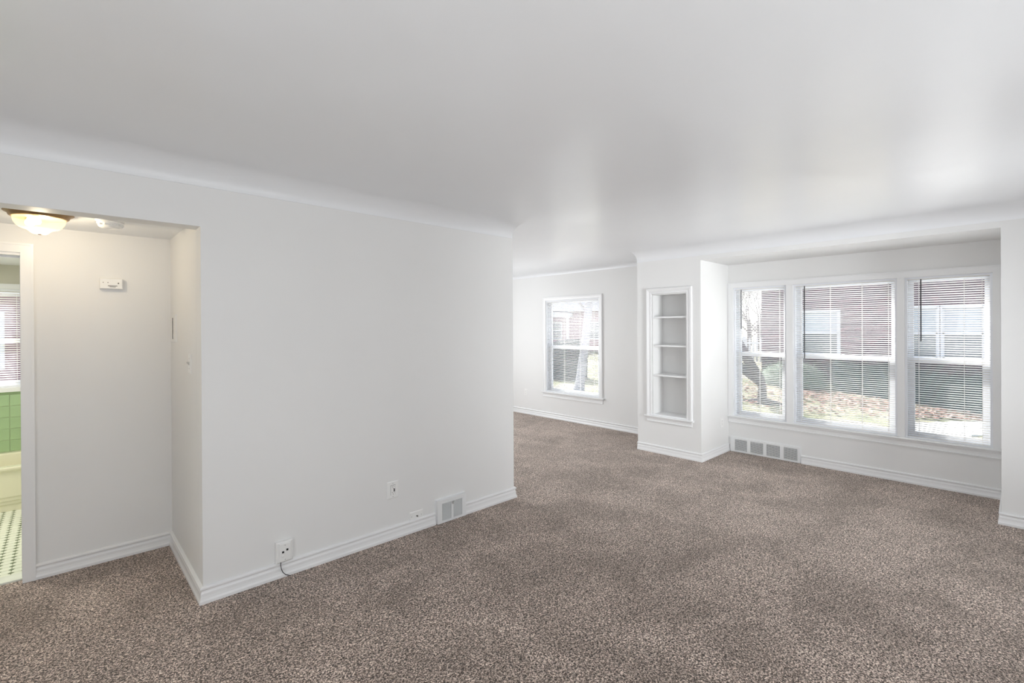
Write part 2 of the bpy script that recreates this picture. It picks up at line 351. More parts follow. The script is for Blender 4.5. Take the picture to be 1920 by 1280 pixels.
def rect_frame(b, x0, x1, y0, y1, z0, z1, l, r, bt, t):
    """four bars inside the rectangle: widths at y0 side, y1 side, bottom, top"""
    b.box(x0, x1, y0, y0+l, z0, z1); b.box(x0, x1, y1-r, y1, z0, z1)
    b.box(x0, x1, y0+l, y1-r, z0, z0+bt); b.box(x0, x1, y0+l, y1-r, z1-t, z1)
def double_hung(idx, y0, y1, z0, z1, zm, stile, xo=0):
    root = struct(empty('window_%d' % idx, (XB, (y0+y1)/2, z0)))
    ox, oy, oz = root.location
    def B(): return MB()
    def done(b, name, m, parent, par_loc=(0, 0, 0)):
        b.v = [(x-ox, y-oy, z-oz) for x, y, z in b.v]; return b.build(name, m, parent, fix=False)
    b = B(); rect_frame(b, XB+.001+xo, XB+.160, y0+.0005, y1-.0005, z0+.0005, z1-.0005, .017, .017, .012, .017); done(b, 'frame', M_VINYL, root)
    b = B(); x = XB+.046+xo       # inner stop / track
    b.box(x, x+.010, y0+.017, y0+.030, z0+.012, z1-.017); b.box(x, x+.010, y1-.030, y1-.017, z0+.012, z1-.017); b.box(x, x+.010, y0+.03, y1-.03, z1-.030, z1-.017); done(b, 'stop', M_VINYL, root)
    a0, a1 = y0+.019, y1-.019
    # lower sash (inner track)
    b = B(); x = XB+.060+xo; rect_frame(b, x, x+.026, a0, a1, z0+.013, zm+.012, stile+.012, stile+.012, .045, .036)
    b.box(x-.010, x, a0+.10, a1-.10, zm-.004, zm+.010)   # lift rail
    lo = done(b, 'lower_sash', M_VINYL, root)
    b = B(); b.box(x+.010, x+.014, a0+stile+.01, a1-stile-.01, z0+.056, zm-.022); done(b, 'pane', M_GLASS, lo)
    b = B(); yc = (y0+y1)/2; b.box(x+.004, x+.024, yc-.022, yc+.022, zm+.012, zm+.026); b.box(x-.012, x+.010, yc-.006, yc+.014, zm+.026, zm+.034); done(b, 'sash_lock', M_VINYL, lo)
    b = B(); x = XB+.089+xo; rect_frame(b, x, x+.026, a0, a1, zm-.022, z1-.018, stile, stile, .045, .030)
    us = done(b, 'upper_sash', M_VINYL, root)
    b = B(); b.box(x+.010, x+.014, a0+stile-.002, a1-stile+.002, zm+.021, z1-.046); done(b, 'pane', M_GLASS, us)
    b = B(); x = XB+.125; rect_frame(b, x, x+.008, a0, a1, z0+.014, zm+.010, .014, .014, .014, .014); scf = done(b, 'screen_frame', M_VINYL, root)
    b = B(); b.box(x+.003, x+.0036, a0+.013, a1-.013, z0+.027, zm-.003); done(b, 'insect_screen', M_SCREEN, scf)
    return root
double_hung(1, *W1, ZB, ZT, 1.205, .036)
double_hung(2, *W2, ZB, ZT, 1.205, .040)
double_hung(3, *W3, ZB, ZT, 1.205, .036)
double_hung(4, *WF, ZFB, ZFT, 1.205, .040)

# one continuous casing around the three bay windows
root = struct(empty('trim_bay_windows'))
b = MB(); y0, y1 = YR+.003, YL-.003
x0, x1 = XB-.018, XB
b.box(x0, x1, y0, y1, ZT, ZT+.064); b.box(XB-.024, XB, y0, y1, ZT+.050, ZT+.0645)
b.box(x0, x1, W1[1], y1, ZB, ZT); b.box(x0, x1, y0, W3[0], ZB, ZT)
b.build('casing', M_TRIM, root, fix=False)
for a, c in ((W2[1], W1[0]), (W3[1], W2[0])):
    bx('mullion', M_TRIM, root, x0, XB+.001, a, c, ZB, ZT, bevel=.002)
stool(root, XB, y0, y1, ZB, XB+.056, horn=0); apron(root, XB, y0, y1, ZB-.02, ZB-.088)
root = struct(empty('trim_far_window'))
frame_trim('casing', root, M_TRIM, XB, WF[0], WF[1], ZFB, ZFT, .0625, CAS)
stool(root, XB, WF[0]-.0625, WF[1]+.0625, ZFB, XB+.056, horn=.028); apron(root, XB, WF[0]-.0625, WF[1]+.0625, ZFB-.02, ZFB-.088)

# ------------------------------------------------------------------ venetian blinds
def blind(y0, y1, zb, zt, x, label, cords, wand=None, axis='x', tilt=25, sag=0, pitch=.0212, group=None, headproud=0):
    """x: centre plane of the slats. builds in wall-local frame: u along the wall, d towards the outside"""
    root = empty('venetian_blind', (x, (y0+y1)/2, zt) if axis == 'x' else ((y0+y1)/2, x, zt), 0 if axis == 'x' else PI/2)
    # local frame: +x outside, y along. for axis 'y' the root is turned a quarter
    tag(root, label, 'blind', group)
    w_ = y1-y0; hw = w_/2-.004
    b = MB()
    pr = [(-.0155-headproud, 0), (-.0155-headproud, -.024), (-.012, -.028), (.0125, -.028), (.0125, 0)]
    n = len(pr); b.add([(px, yy, pz-.001) for yy in (-hw, hw) for px, pz in pr], [(i, (i+1) % n, n+(i+1) % n, n+i) for i in range(n)]+[tuple(range(n)), tuple(range(n, 2*n))])
    b.build('headrail', M_SLAT, root)
    # slat mesh, shared
    T = math.radians(tilt); sw = .0125; V = []; crown = .0018; tk = .0004
    up_, dn = [], []
    for k in range(5):
        s = -1+k/2; c = crown*(1-s*s)
        px, pz = s*sw*math.cos(T)+c*math.sin(T), -s*sw*math.sin(T)+c*math.cos(T)
        up_.append((px, pz)); dn.append((px, pz-tk))
    sec = up_+dn[::-1]; n = len(sec)
    me = bpy.data.meshes.new('slat'); me.from_pydata([(px, yy, pz) for yy in (-hw, hw) for px, pz in sec], [], [(i, n+i, n+(i+1) % n, (i+1) % n) for i in range(n)]+[tuple(range(n)), tuple(range(2*n-1, n-1, -1))])
    me.materials.append(M_SLAT); me.update()
    H = zt-zb; z = -.045; k = 0
    while z > -H+.028:
        o = link('slat', me, None, root, (random.uniform(-.0006, .0006), random.uniform(-.0015, .0015), z)); o.rotation_euler = (random.uniform(-.0006, .0006), random.uniform(-.03, .03), 0)
        z -= pitch
    zl = z+pitch
    b = MB().box(-.0115, .0115, -hw, hw, -H+.002, -H+.014); b.build('bottom_rail', M_SLAT, root, bevel=.003)
    for c in cords:
        b = MB(); yy = -hw+c*2*hw
        for dx in (-.0125, .0125): b.box(dx-.0007, dx+.0007, yy-.0011, yy+.0011, -H+.012, -.028)
        b.box(-.001, .001, yy-.001, yy+.001, -H+.012, -.028)
        b.build('ladder_cord', M_CORD, root, fix=False)
    if wand:
        yy = wand[0]-(y0+y1)/2 if axis == 'x' else -(wand[0]-(y0+y1)/2)
        b = MB().tube([(-.021-headproud, yy, -.022), (-.024-headproud, yy, -.05), (-.025-headproud, yy, -wand[1])], .0048, 6)
        b.build('tilt_wand', M_WAND, root)
    return root
XS = XB+.021
blind(W1[0]+.004, W1[1]-.004, ZB+.004, ZT-.001, XS, 'white mini blind in the narrow left window of the bay, next to the bookcase pier', (.12, .5, .9), (2.36, .50))
blind(W2[0]+.004, W2[1]-.004, ZB+.004, ZT-.001, XS, 'widest white mini blind, in the middle window of the bay', (.07, .31, .62, .93), (1.675, .83))
blind(W3[0]+.004, W3[1]-.004, ZB+.004, ZT-.001, XS, 'white mini blind in the right window of the bay, its headrail standing proud', (.10, .30, .84), (.676, .62), headproud=.004)
blind(WF[0]+.004, WF[1]-.004, ZFB+.004, ZFT-.001, XS, 'white mini blind in the single window on the far dining wall', (.1, .35, .65, .9), None)

# ------------------------------------------------------------------ built-in bookcase
bk = tag(empty('bookcase', (XP, (NB[0]+NB[1])/2, NB[2])), 'white built-in bookcase with three shelves recessed in the pier left of the bay windows', 'bookcase')
def rel(o, root):
    o.parent = root; o.location = -root.location; return o
ny0, ny1, nz0, nz1 = NB
e = .0015
rel(bx('back_panel', M_WALL, None, XP+ND-.012, XP+ND-.001, ny0+e, ny1-e, nz0+e, nz1-e), bk)
rel(bx('side_panel', M_WALL, None, XP+.001, XP+ND-.012, ny0+e, ny0+.014, nz0+.02, nz1-.014), bk)
rel(bx('side_panel', M_WALL, None, XP+.001, XP+ND-.012, ny1-.014, ny1-e, nz0+.02, nz1-.014), bk)
rel(bx('top_panel', M_WALL, None, XP+.001, XP+ND-.012, ny0+e, ny1-e, nz1-.014, nz1-e), bk)
rel(bx('bottom_shelf', M_TRIM, None, XP+.001, XP+ND-.012, ny0+e, ny1-e, nz0+e, nz0+.02), bk)
for z in (1.655, 1.307, .945):
    rel(bx('shelf', M_TRIM, None, XP+.014, XP+ND-.013, ny0+.015, ny1-.015, z-.008, z+.012, bevel=.002), bk)
rel(frame_trim('casing', None, M_TRIM, XP, ny0, ny1, nz0, nz1, .066, [(0, 0), (0, .010), (.020, .014), (.026, .010), (.034, .016), (.052, .026), (.062, .026), (.066, .020), (.066, 0)]), bk)
o = stool(None, XP, ny0-.066, ny1+.066, nz0+.004, XP, horn=.018, th=.018, proud=.045); rel(o, bk)
o = apron(None, XP, ny0-.062, ny1+.062, nz0-.014, nz0-.072); rel(o, bk)

# ------------------------------------------------------------------ floor registers
def vent_register(name, label, width, height, depth, panels, panel_h, n_louver, lever=False, void=M_DARK, margin_top=.03):
    """local frame: x along the wall, -y into the room, z up"""
    root = tag(empty(name), label, 'vent')
    zt0, zt1 = .022, .022+panel_h
    b = MB(); xs = [0]+[p for pr in panels for p in pr]+[width]
    f0, f1 = -depth, -depth+.003
    for i in range(0, len(xs), 2): b.box(xs[i], xs[i+1], f0, f1, .004, height)
    for p in panels: b.box(p[0], p[1], f0, f1, .004, zt0); b.box(p[0], p[1], f0, f1, zt1, height)
    b.box(0, .003, f1, 0, .004, height); b.box(width-.003, width, f1, 0, .004, height); b.box(.003, width-.003, f1, 0, height-.003, height)
    b.box(-.008, width+.008, -.004, 0, .004, height+.008)
    b.build('housing', M_VENT, root, fix=False)
    bx('dark_void', void, root, .004, width-.004, -.0060, -.0045, .006, height-.004)
    me = None
    for p in panels:
        w_ = p[1]-p[0]
        for k in range(n_louver):
            z = zt0+(k+.5)*(zt1-zt0)/n_louver; h_ = (zt1-zt0)/n_louver
            lb = MB().add([(p[0], f0-.002, z-h_*.34), (p[1], f0-.002, z-h_*.34), (p[1], f0+.007, z+h_*.02), (p[0], f0+.007, z+h_*.02),
                           (p[0], f0-.002, z-h_*.20), (p[1], f0-.002, z-h_*.20), (p[1], f0+.007, z+h_*.16), (p[0], f0+.007, z+h_*.16)],
                          [(0, 1, 2, 3), (4, 7, 6, 5), (0, 4, 5, 1), (2, 6, 7, 3), (0, 3, 7, 4), (1, 5, 6, 2)])
            lb.build('louver', M_VENT, root, fix=False)
    if lever:
        x = (panels[0][1]+panels[1][0])/2
        MB().box(x-.004, x+.004, f0-.012, f0, zt1-.022, zt1-.002).box(x-.007, x+.009, f0-.016, f0-.008, zt1-.004, zt1+.004).build('lever', M_SCREW, root, bevel=.001)
    return root
v = vent_register('floor_register', 'white metal floor register with two louvered panels on the baseboard of the long partition', VX1-VX0-.016, .186, .034, [(.040, .130), (.150, .238)], .135, 16, lever=True)
v.location = (VX0+.008, YP, 0)
v = vent_register('floor_register', 'long white register with four louvered panels under the bay windows', VY1-VY0-.018, .178, .022,
                  [(.052, .195), (.235, .378), (.415, .560), (.600, .742)], .135, 11)
v.location = (XB, VY1-.008, 0); v.rotation_euler = (0, 0, -PI/2)

# ------------------------------------------------------------------ wall devices (local: x along wall, -y to room, z up; origin at plate centre)
def plate(b, w_, h_, d=.006):
    c = .005
    v = [(-w_/2, 0, -h_/2), (w_/2, 0, -h_/2), (w_/2, 0, h_/2), (-w_/2, 0, h_/2), (-w_/2, -d*.5, -h_/2), (w_/2, -d*.5, -h_/2), (w_/2, -d*.5, h_/2), (-w_/2, -d*.5, h_/2),
         (-w_/2+c, -d, -h_/2+c), (w_/2-c, -d, -h_/2+c), (w_/2-c, -d, h_/2-c), (-w_/2+c, -d, h_/2-c)]
    return b.add(v, [(0, 3, 2, 1), (0, 1, 5, 4), (1, 2, 6, 5), (2, 3, 7, 6), (3, 0, 4, 7), (4, 5, 9, 8), (5, 6, 10, 9), (6, 7, 11, 10), (7, 4, 8, 11), (8, 9, 10, 11)])
def screw(root, x, z, y=-.006, m=M_SCREW): MB().lathe([(0, .0012), (.003, .001), (.0035, 0)], (x, y, z), 10, 'y').build('screw', m, root)
def receptacle_holes(root, zc, y):
    for dx, hh in ((-.0065, .008), (.0065, .0065)): bx('slot', M_SLOT, root, dx-.0012, dx+.0012, y-.0006, y, zc-hh/2+.004, zc+hh/2+.004)
    MB().lathe([(0, .0006), (.0025, .0006), (.0025, 0)], (0, y, zc-.008), 10, 'y').build('slot', M_SLOT, root)
# GFCI style outlet
r = tag(empty('power_outlet', (1.765, YP, .359)), 'white oversized test-button power outlet on the long partition, above the flat cable plate', 'outlet')
plate(MB(), .094, .124).build('cover_plate', M_PLATE, r)
MB().box(-.0175, .0175, -.0085, -.005, -.034, .034).build('receptacle', M_PLATE, r, bevel=.001)
MB().box(-.0188, -.0175, -.0064, -.0059, -.036, .036).box(.0175, .0188, -.0064, -.0059, -.036, .036).box(-.0188, .0188, -.0064, -.0059, .034, .036).build('shadow_gap', M_SLOT, r, fix=False)
for zc in (.021, -.021): receptacle_holes(r, zc, -.0085)
bx('test_button', M_SLOT, r, .004, .013, -.0095, -.0085, -.012, .010); bx('reset_button', M_PLATE, r, -.012, .002, -.0095, -.0085, -.004, .004)
screw(r, 0, .048); screw(r, 0, -.048)
# coax plate, horizontal, low
r = tag(empty('cable_plate', (1.963, YP, .1165)), 'small horizontal white wall plate with a metal cable socket, just above the baseboard', 'wall plate')
plate(MB(), .116, .070).build('cover_plate', M_PLATE, r)
MB().lathe([(0, .002), (.009, .002), (.010, 0)], (0, -.006, 0), 16, 'y').build('socket_base', M_PLATE, r)
MB().lathe([(0, .016), (.0028, .016), (.0048, .0155), (.0048, 0)], (0, -.006, 0), 12, 'y').build('socket', mat('dark_brass', (.10, .09, .08), .4, .5, metal=.6), r)
screw(r, -.042, 0); screw(r, .042, 0)
# surface jack box with cable
r = tag(empty('telephone_jack_box', (1.004, YP, .160)), 'white raised data jack box with two black sockets, on the partition near the hall corner', 'jack box')
def bev_box(b, w_, h_, y0, y1, c):
    v = [(-w_/2, y0, -h_/2), (w_/2, y0, -h_/2), (w_/2, y0, h_/2), (-w_/2, y0, h_/2)]
    v += [(-w_/2, y1+c, -h_/2), (w_/2, y1+c, -h_/2), (w_/2, y1+c, h_/2), (-w_/2, y1+c, h_/2)]
    v += [(-w_/2+c, y1, -h_/2+c), (w_/2-c, y1, -h_/2+c), (w_/2-c, y1, h_/2-c), (-w_/2+c, y1, h_/2-c)]
    return b.add(v, [(0, 3, 2, 1), (0, 1, 5, 4), (1, 2, 6, 5), (2, 3, 7, 6), (3, 0, 4, 7), (4, 5, 9, 8), (5, 6, 10, 9), (6, 7, 11, 10), (7, 4, 8, 11), (8, 9, 10, 11)])
bev_box(MB(), .098, .128, 0, -.026, .005).build('mounting_box', M_PLATE, r)
bev_box(MB(), .070, .112, -.026, -.036, .004).build('face_plate', M_PLATE, r)
for x, z in ((-.013, .004), (.012, .014)):
    MB().box(x-.010, x+.010, -.0375, -.036, z-.010, z+.012).build('socket_rim', M_PLATE, r, bevel=.0007)
    bx('jack_opening', M_DARK, r, x-.006, x+.006, -.0380, -.0374, z-.006, z+.006)
MB().lathe([(0, .001), (.008, .001), (.009, 0)], (-.014, -.036, -.022), 16, 'y').build('blank_cap', M_PLATE, r)
screw(r, 0, .044, -.036); screw(r, 0, -.044, -.036)
MB().tube([(-.022, -.024, -.060), (-.024, -.026, -.075), (-.021, -.028, -.10), (-.011, -.030, -.125), (.004, -.031, -.143), (.020, -.031, -.152), (.030, -.030, -.158)], .0022, 8).build('cable', M_CABLE, r)

def duplex(loc, rz, label):
    r = tag(empty('power_outlet', loc, rz), label, 'outlet')
    plate(MB(), .072, .116).build('cover_plate', M_PLATE, r)
    for zc in (.020, -.020):
        MB().box(-.016, .016, -.0082, -.005, zc-.014, zc+.014).build('receptacle', M_PLATE, r, bevel=.003)
        receptacle_holes(r, zc, -.0082)
    screw(r, 0, 0)
duplex((5.842, YL, .372), 0, 'white duplex outlet on the bookcase pier side facing the bay')
duplex((XB, 6.10, .382), -PI/2, 'small white duplex outlet on the far wall left of the single window')

# hall devices
r = tag(empty('carbon_monoxide_alarm', (.246, YH, 1.853)), 'white rectangular alarm box high on the hall back wall, right of the bathroom door', 'alarm')
bev_box(MB(), .118, .070, 0, -.036, .004).build('housing', M_PLATE, r)
for x, z, rr in ((.036, .004, .0042), (-.042, .007, .0026), (-.018, .007, .0026)):
    MB().lathe([(0, .001), (rr, .001), (rr, 0)], (x, -.036, z), 12, 'y').build('indicator', mat('indicator_dark', (.08, .08, .07), .4) if 'indicator_dark' not in MATS else MATS['indicator_dark'], r)
MB().box(-.018, .030, -.0375, -.036, -.016, -.012).box(-.010, .022, -.0375, -.036, -.023, -.020).build('sounder_slot', MATS['indicator_dark'], r, fix=False)
# plate with open slot, on hall right wall (faces -X): local -y -> world -x
r = tag(empty('slotted_plate', (XC, 4.068, 1.552), -PI/2), 'white wall plate with a tall ragged black slot on the narrow hall side wall', 'wall plate')
bev_box(MB(), .205, .192, 0, -.008, .003).build('cover_plate', M_WALL, r)
zz = [(-.074+i*.0148) for i in range(11)]; L_ = []; R_ = []
for i, z in enumerate(zz):
    j = random.uniform(-.0025, .0025); L_.append((-.012+j, -.0086, z)); R_.append((.010+j+random.uniform(-.002, .002), -.0086, z))
vv = L_+R_; ff = [(i, i+11, i+12, i+1) for i in range(10)]
vv += [(x, -.0078, z) for x, y, z in L_+R_]; ff += [(i+22, i+23, i+34, i+33) for i in range(10)]+[(i, i+1, i+23, i+22) for i in range(10)]+[(i+11, i+33, i+34, i+12) for i in range(10)]
MB().add(vv, ff).build('slot', M_DARK, r)
r = tag(empty('light_switch', (XC, 3.500, 1.336), -PI/2), 'white toggle light switch on the hall side wall near the partition corner', 'switch')
plate(MB(), .076, .118).build('cover_plate', M_PLATE, r)
MB().add([(-.005, -.006, -.010), (.005, -.006, -.010), (.005, -.006, .010), (-.005, -.006, .010), (-.004, -.020, .006), (.004, -.020, .006), (.004, -.018, .013), (-.004, -.018, .013)],
         [(0, 3, 2, 1), (4, 5, 6, 7), (0, 1, 5, 4), (1, 2, 6, 5), (2, 3, 7, 6), (3, 0, 4, 7)]).build('toggle', mat('toggle_ivory', (.55, .53, .50), .4), r)
screw(r, 0, .030); screw(r, 0, -.030)
# smoke detector on the hall ceiling
r = tag(empty('smoke_detector', (.215, 3.685, 2.19)), 'round white smoke detector on the hall ceiling beside the lamp', 'smoke detector')
MB().lathe([(.070, 0), (.070, -.008), (.064, -.012), (.060, -.012)], n=32).build('mounting_base', M_PLATE, r)
MB().lathe([(.056, -.010), (.062, -.014), (.064, -.022), (.061, -.026), (.050, -.028), (.050, -.034), (.058, -.036), (.054, -.043), (.036, -.049), (.018, -.050), (.014, -.047), (0, -.047)], n=32).build('housing', M_PLATE, r)
for k in range(12):
    a = 2*PI*k/12; MB().add([(.050*math.cos(a-.04), .050*math.sin(a-.04), -.0345), (.0605*math.cos(a-.04), .0605*math.sin(a-.04), -.0345), (.0605*math.cos(a+.04), .0605*math.sin(a+.04), -.0345), (.050*math.cos(a+.04), .050*math.sin(a+.04), -.0345),
        (.050*math.cos(a-.04), .050*math.sin(a-.04), -.027), (.0605*math.cos(a-.04), .0605*math.sin(a-.04), -.027), (.0605*math.cos(a+.04), .0605*math.sin(a+.04), -.027), (.050*math.cos(a+.04), .050*math.sin(a+.04), -.027)],
        [(0, 1, 2, 3), (4, 7, 6, 5), (0, 4, 5, 1), (1, 5, 6, 2), (2, 6, 7, 3), (3, 7, 4, 0)]).build('rib', M_PLATE, r)
# ceiling lamp
lamp = tag(empty('ceiling_lamp', (-.083, 3.69, 2.19)), 'lit flush ceiling lamp with a bronze pan and amber frosted glass bowl in the hall', 'lamp')
MB().lathe([(0, -.001), (.140, -.001), (.143, -.006), (.138, -.010), (.130, -.013), (.124, -.020), (.121, -.028), (.114, -.033), (.108, -.034), (.104, -.030), (0, -.030)], n=48).build('pan', M_BRONZE, lamp)
def bowl_mat():
    m = bpy.data.materials.new('amber_frosted_glass'); m.use_nodes = True; n = m.node_tree; n.nodes.clear(); L = n.links.new
    tl = n.nodes.new('ShaderNodeBsdfTranslucent'); tl.inputs[0].default_value = (1, .80, .48, 1)
    tp = n.nodes.new('ShaderNodeBsdfTransparent'); tp.inputs[0].default_value = (1, .80, .54, 1)
    gl = n.nodes.new('ShaderNodeBsdfGlossy'); gl.inputs['Roughness'].default_value = .2
    em = n.nodes.new('ShaderNodeEmission'); em.inputs[0].default_value = (1, .55, .16, 1); em.inputs[1].default_value = .38
    m1 = n.nodes.new('ShaderNodeMixShader'); m1.inputs[0].default_value = .92; L(tl.outputs[0], m1.inputs[1]); L(tp.outputs[0], m1.inputs[2])
    m2 = n.nodes.new('ShaderNodeMixShader'); m2.inputs[0].default_value = .06; L(m1.outputs[0], m2.inputs[1]); L(gl.outputs[0], m2.inputs[2])
    ad = n.nodes.new('ShaderNodeAddShader'); L(m2.outputs[0], ad.inputs[0]); L(em.outputs[0], ad.inputs[1])
    o = n.nodes.new('ShaderNodeOutputMaterial'); L(ad.outputs[0], o.inputs[0]); return m
prof = [(.107, -.033), (.106, -.046), (.101, -.062), (.091, -.077), (.077, -.088), (.060, -.095), (.048, -.099), (.042, -.104), (.037, -.111), (.028, -.117), (.014, -.119), (0, -.1195)]
bw = MB().lathe(prof, n=48); bw.build('glass_bowl', bowl_mat(), lamp)
MB().lathe([(0, -.1235), (.006, -.1225), (.008, -.120), (.005, -.117)], n=16).build('finial', M_BRONZE, lamp)
mb_ = mat('bulb_glow', (1, .9, .7), .5, emit=(1, .86, .62, 5))
for dx, dy in ((-.038, .030), (-.012, -.046)):
    MB().lathe([(0, .030), (.010, .026), (.012, .014), (.020, .002), (.022, -.010), (.016, -.022), (0, -.028)], (dx, dy, -.050), 16).build('bulb', mb_, lamp)
pl = bpy.data.lights.new('hall_lamp_light', 'POINT'); pl.energy = 7; pl.color = (.88, .94, 1); pl.shadow_soft_size = .03
po = bpy.data.objects.new('hall_lamp_light', pl); COL.objects.link(po); po.location = (-.083, 3.69, 2.105)

# ------------------------------------------------------------------ bathroom
dr = struct(empty('door_1'))       # the bathroom doorway: casing and jamb
b = MB(); yf = YH
b.box(-.180, -.122, yf-.019, yf, 0, 2.078); b.box(-.93-.058, -.93, yf-.019, yf, 0, 2.078); b.box(-.93, -.180, yf-.019, yf, 2.02, 2.078)
b.box(-.134, -.122, yf-.024, yf-.019, 0, 2.078); b.box(-.93-.058, -.134, yf-.024, yf-.019, 2.066, 2.078)
b.build('casing', M_TRIM, dr, fix=False)
MB().box(-.180, -.1665, yf-.006, yf+.13, 0, 2.02).box(-.93, -.914, yf-.006, yf+.13, 0, 2.02).box(-.914, -.180, yf-.006, yf+.13, 2.004, 2.02).build('jamb', M_TRIM, dr, fix=False)
MB().box(-.185, -.180, yf+.05, yf+.085, 0, 2.004).box(-.914, -.185, yf+.05, yf+.085, 1.992, 2.004).build('door_stop', M_TRIM, dr, fix=False)
bx('threshold', M_MARBLE, dr, -.914, -.168, YH+.041, YH+.15, -.02, .012, bevel=.003)
# floor with octagon and dot mosaic
fb = struct(bx('floor_bathroom', M_MGROUT, None, XW, XC, YH+.15, YBW, -.1, -.001))
P_ = .060; h = P_/2-.0012; c = .0155; t_ = .003
octv = [(-h+c, -h), (h-c, -h), (h, -h+c), (h, h-c), (h-c, h), (-h+c, h), (-h, h-c), (-h, -h+c)]
def oct_geo(x, y): return [(x+a, y+b_, -.001) for a, b_ in octv]+[(x+a*.97, y+b_*.97, t_-.001) for a, b_ in octv], [tuple(range(8, 16))]+[(i, (i+1) % 8, 8+(i+1) % 8, 8+i) for i in range(8)]
me = bpy.data.meshes.new('tile'); v_, f_ = oct_geo(0, 0); me.from_pydata(v_, [], f_); me.materials.append(M_MOSAIC)
rest = MB(); dots = MB(); x0_ = -.301+P_/2
ix0 = int((XW-x0_)/P_)+1; n_ind = 0
for i in range(-26, 14):
    for j in range(0, 27):
        x = x0_+i*P_; y = YH+.15+.031+j*P_
        if x < XW+.04 or x > XC-.04: continue
        if -.62 < x < -.13 and n_ind < 290: link('tile', me, None, fb, (x, y, 0)); n_ind += 1
        else: rest.add(*oct_geo(x, y))
        dx, dy, q = x+P_/2, y+P_/2, c-.0012
        dots.add([(dx-q, dy, -.001), (dx, dy-q, -.001), (dx+q, dy, -.001), (dx, dy+q, -.001), (dx-q, dy, .0018), (dx, dy-q, .0018), (dx+q, dy, .0018), (dx, dy+q, .0018)], [(4, 5, 6, 7), (0, 1, 5, 4), (1, 2, 6, 5), (2, 3, 7, 6), (3, 0, 4, 7)])
stuff(rest.build('outer_tiles', M_MOSAIC, fb, fix=False)); stuff(dots.build('mosaic_dots', M_DOT, fb, fix=False))
# walls
BW = (-.93, -.235, 1.0, 1.935)
wb = wall_holes('wall_bathroom', M_BATHWALL, 'y', YBW, YBW+.2, XW, XC, 0, 2.25, [BW])
bx('tile_grout', M_GROUT, wb, XW, XC, YBW-.006, YBW, .36, .955)
ts = .108; me = MB().box(-ts/2+.0015, ts/2-.0015, -.005, 0, -ts/2+.0015, ts/2-.0015)
me = me.build('tile', M_GREEN, wb, bevel=.0018); tm = me.data; bpy.data.objects.remove(me)
rows = [.447, .555, .663, .771, .879]
for z in rows:
    for i in range(-15, 9):
        x = -.360+ts/2+i*ts
        if XW+.06 < x < XC-.06: link('tile', tm, None, wb, (x, YBW-.006, z))
MB().box(XW, XC, YBW-.014, YBW-.004, .936, .957).build('tile_cap', M_GREEN, wb, bevel=.003)
# window 5
rt5 = struct(empty('window_5', ((BW[0]+BW[1])/2, YBW, BW[2])))
def r5(o): o.parent = rt5; o.location = -rt5.location; return o
b = MB()
def rf_y(b, y0, y1, x0, x1, z0, z1, l, r_, bt, t): b.box(x0, x0+l, y0, y1, z0, z1); b.box(x1-r_, x1, y0, y1, z0, z1); b.box(x0+l, x1-r_, y0, y1, z0, z0+bt); b.box(x0+l, x1-r_, y0, y1, z1-t, z1)
rf_y(b, YBW+.001, YBW+.19, BW[0], BW[1], BW[2], BW[3], .018, .018, .018, .018); r5(b.build('frame', M_VINYL, None, fix=False))
b = MB(); rf_y(b, YBW+.09, YBW+.12, BW[0]+.018, BW[1]-.018, 1.018, 1.46, .035, .035, .035, .045); lo = r5(b.build('lower_sash', M_VINYL, None, fix=False))
p = MB().box(BW[0]+.05, BW[1]-.05, YBW+.102, YBW+.106, 1.05, 1.42).build('pane', M_GLASS, None, fix=False); p.parent = lo
b = MB(); rf_y(b, YBW+.124, YBW+.154, BW[0]+.018, BW[1]-.018, 1.42, 1.917, .035, .035, .035, .035); us = r5(b.build('upper_sash', M_VINYL, None, fix=False))
p = MB().box(BW[0]+.05, BW[1]-.05, YBW+.136, YBW+.140, 1.45, 1.885).build('pane', M_GLASS, None, fix=False); p.parent = us
b = MB(); b.box(BW[0]-.06, BW[1]+.06, YBW-.018, YBW, BW[3], BW[3]+.05); b.box(BW[1], BW[1]+.06, YBW-.018, YBW, BW[2], BW[3]); b.box(BW[0]-.06, BW[0], YBW-.018, YBW, BW[2], BW[3]); r5(b.build('casing', M_TRIM, None, fix=False))
r5(bx('stool', M_TRIM, None, BW[0]-.08, BW[1]+.08, YBW-.04, YBW+.08, .958, 1.0, bevel=.004))
blind(BW[0]+.003, BW[1]-.003, BW[2]+.004, BW[3]-.001, YBW+.03, 'white mini blind in the bathroom window above the green tiles', (.1, .5, .96), None, axis='y', tilt=27)
# tub
tub = tag(empty('bathtub', (-.7, 5.887, 0)), 'cream enamel bathtub with a stepped apron under the green tile wall', 'bathtub')
tx0, tx1, ty0, ty1, tz = XW+.45, XC-.004, 5.887, YBW-.008, .385
def rl(o, root): o.parent = root; o.location = -root.location; return o
b = MB(); pf = [(.050, 0), (.050, .055), (.042, .065), (.042, .085), (.034, .095), (.034, .118), (.026, .130), (.020, .34), (.006, .355), (0, .365), (0, .378), (.006, tz), (.075, tz), (.085, tz-.01), (.12, .10), (.14, .06), (.60, .06), (.64, .10), (.675, tz-.01), (.685, tz), (ty1-ty0, tz), (ty1-ty0, 0)]
n = len(pf); rl(b.add([(x, ty0+o_, z) for x in (tx0, tx1) for o_, z in pf], [(i, i+1, n+i+1, n+i) for i in range(n-1)]+[(0, n, 2*n-1, n-1)]).build('basin', M_TUB), tub)
rl(MB().box(tx0, tx0+.10, ty0+.08, ty1-.06, .06, tz-.004).box(tx1-.10, tx1, ty0+.08, ty1-.06, .06, tz-.004).build('end_wall', M_TUB, None, bevel=.015), tub)
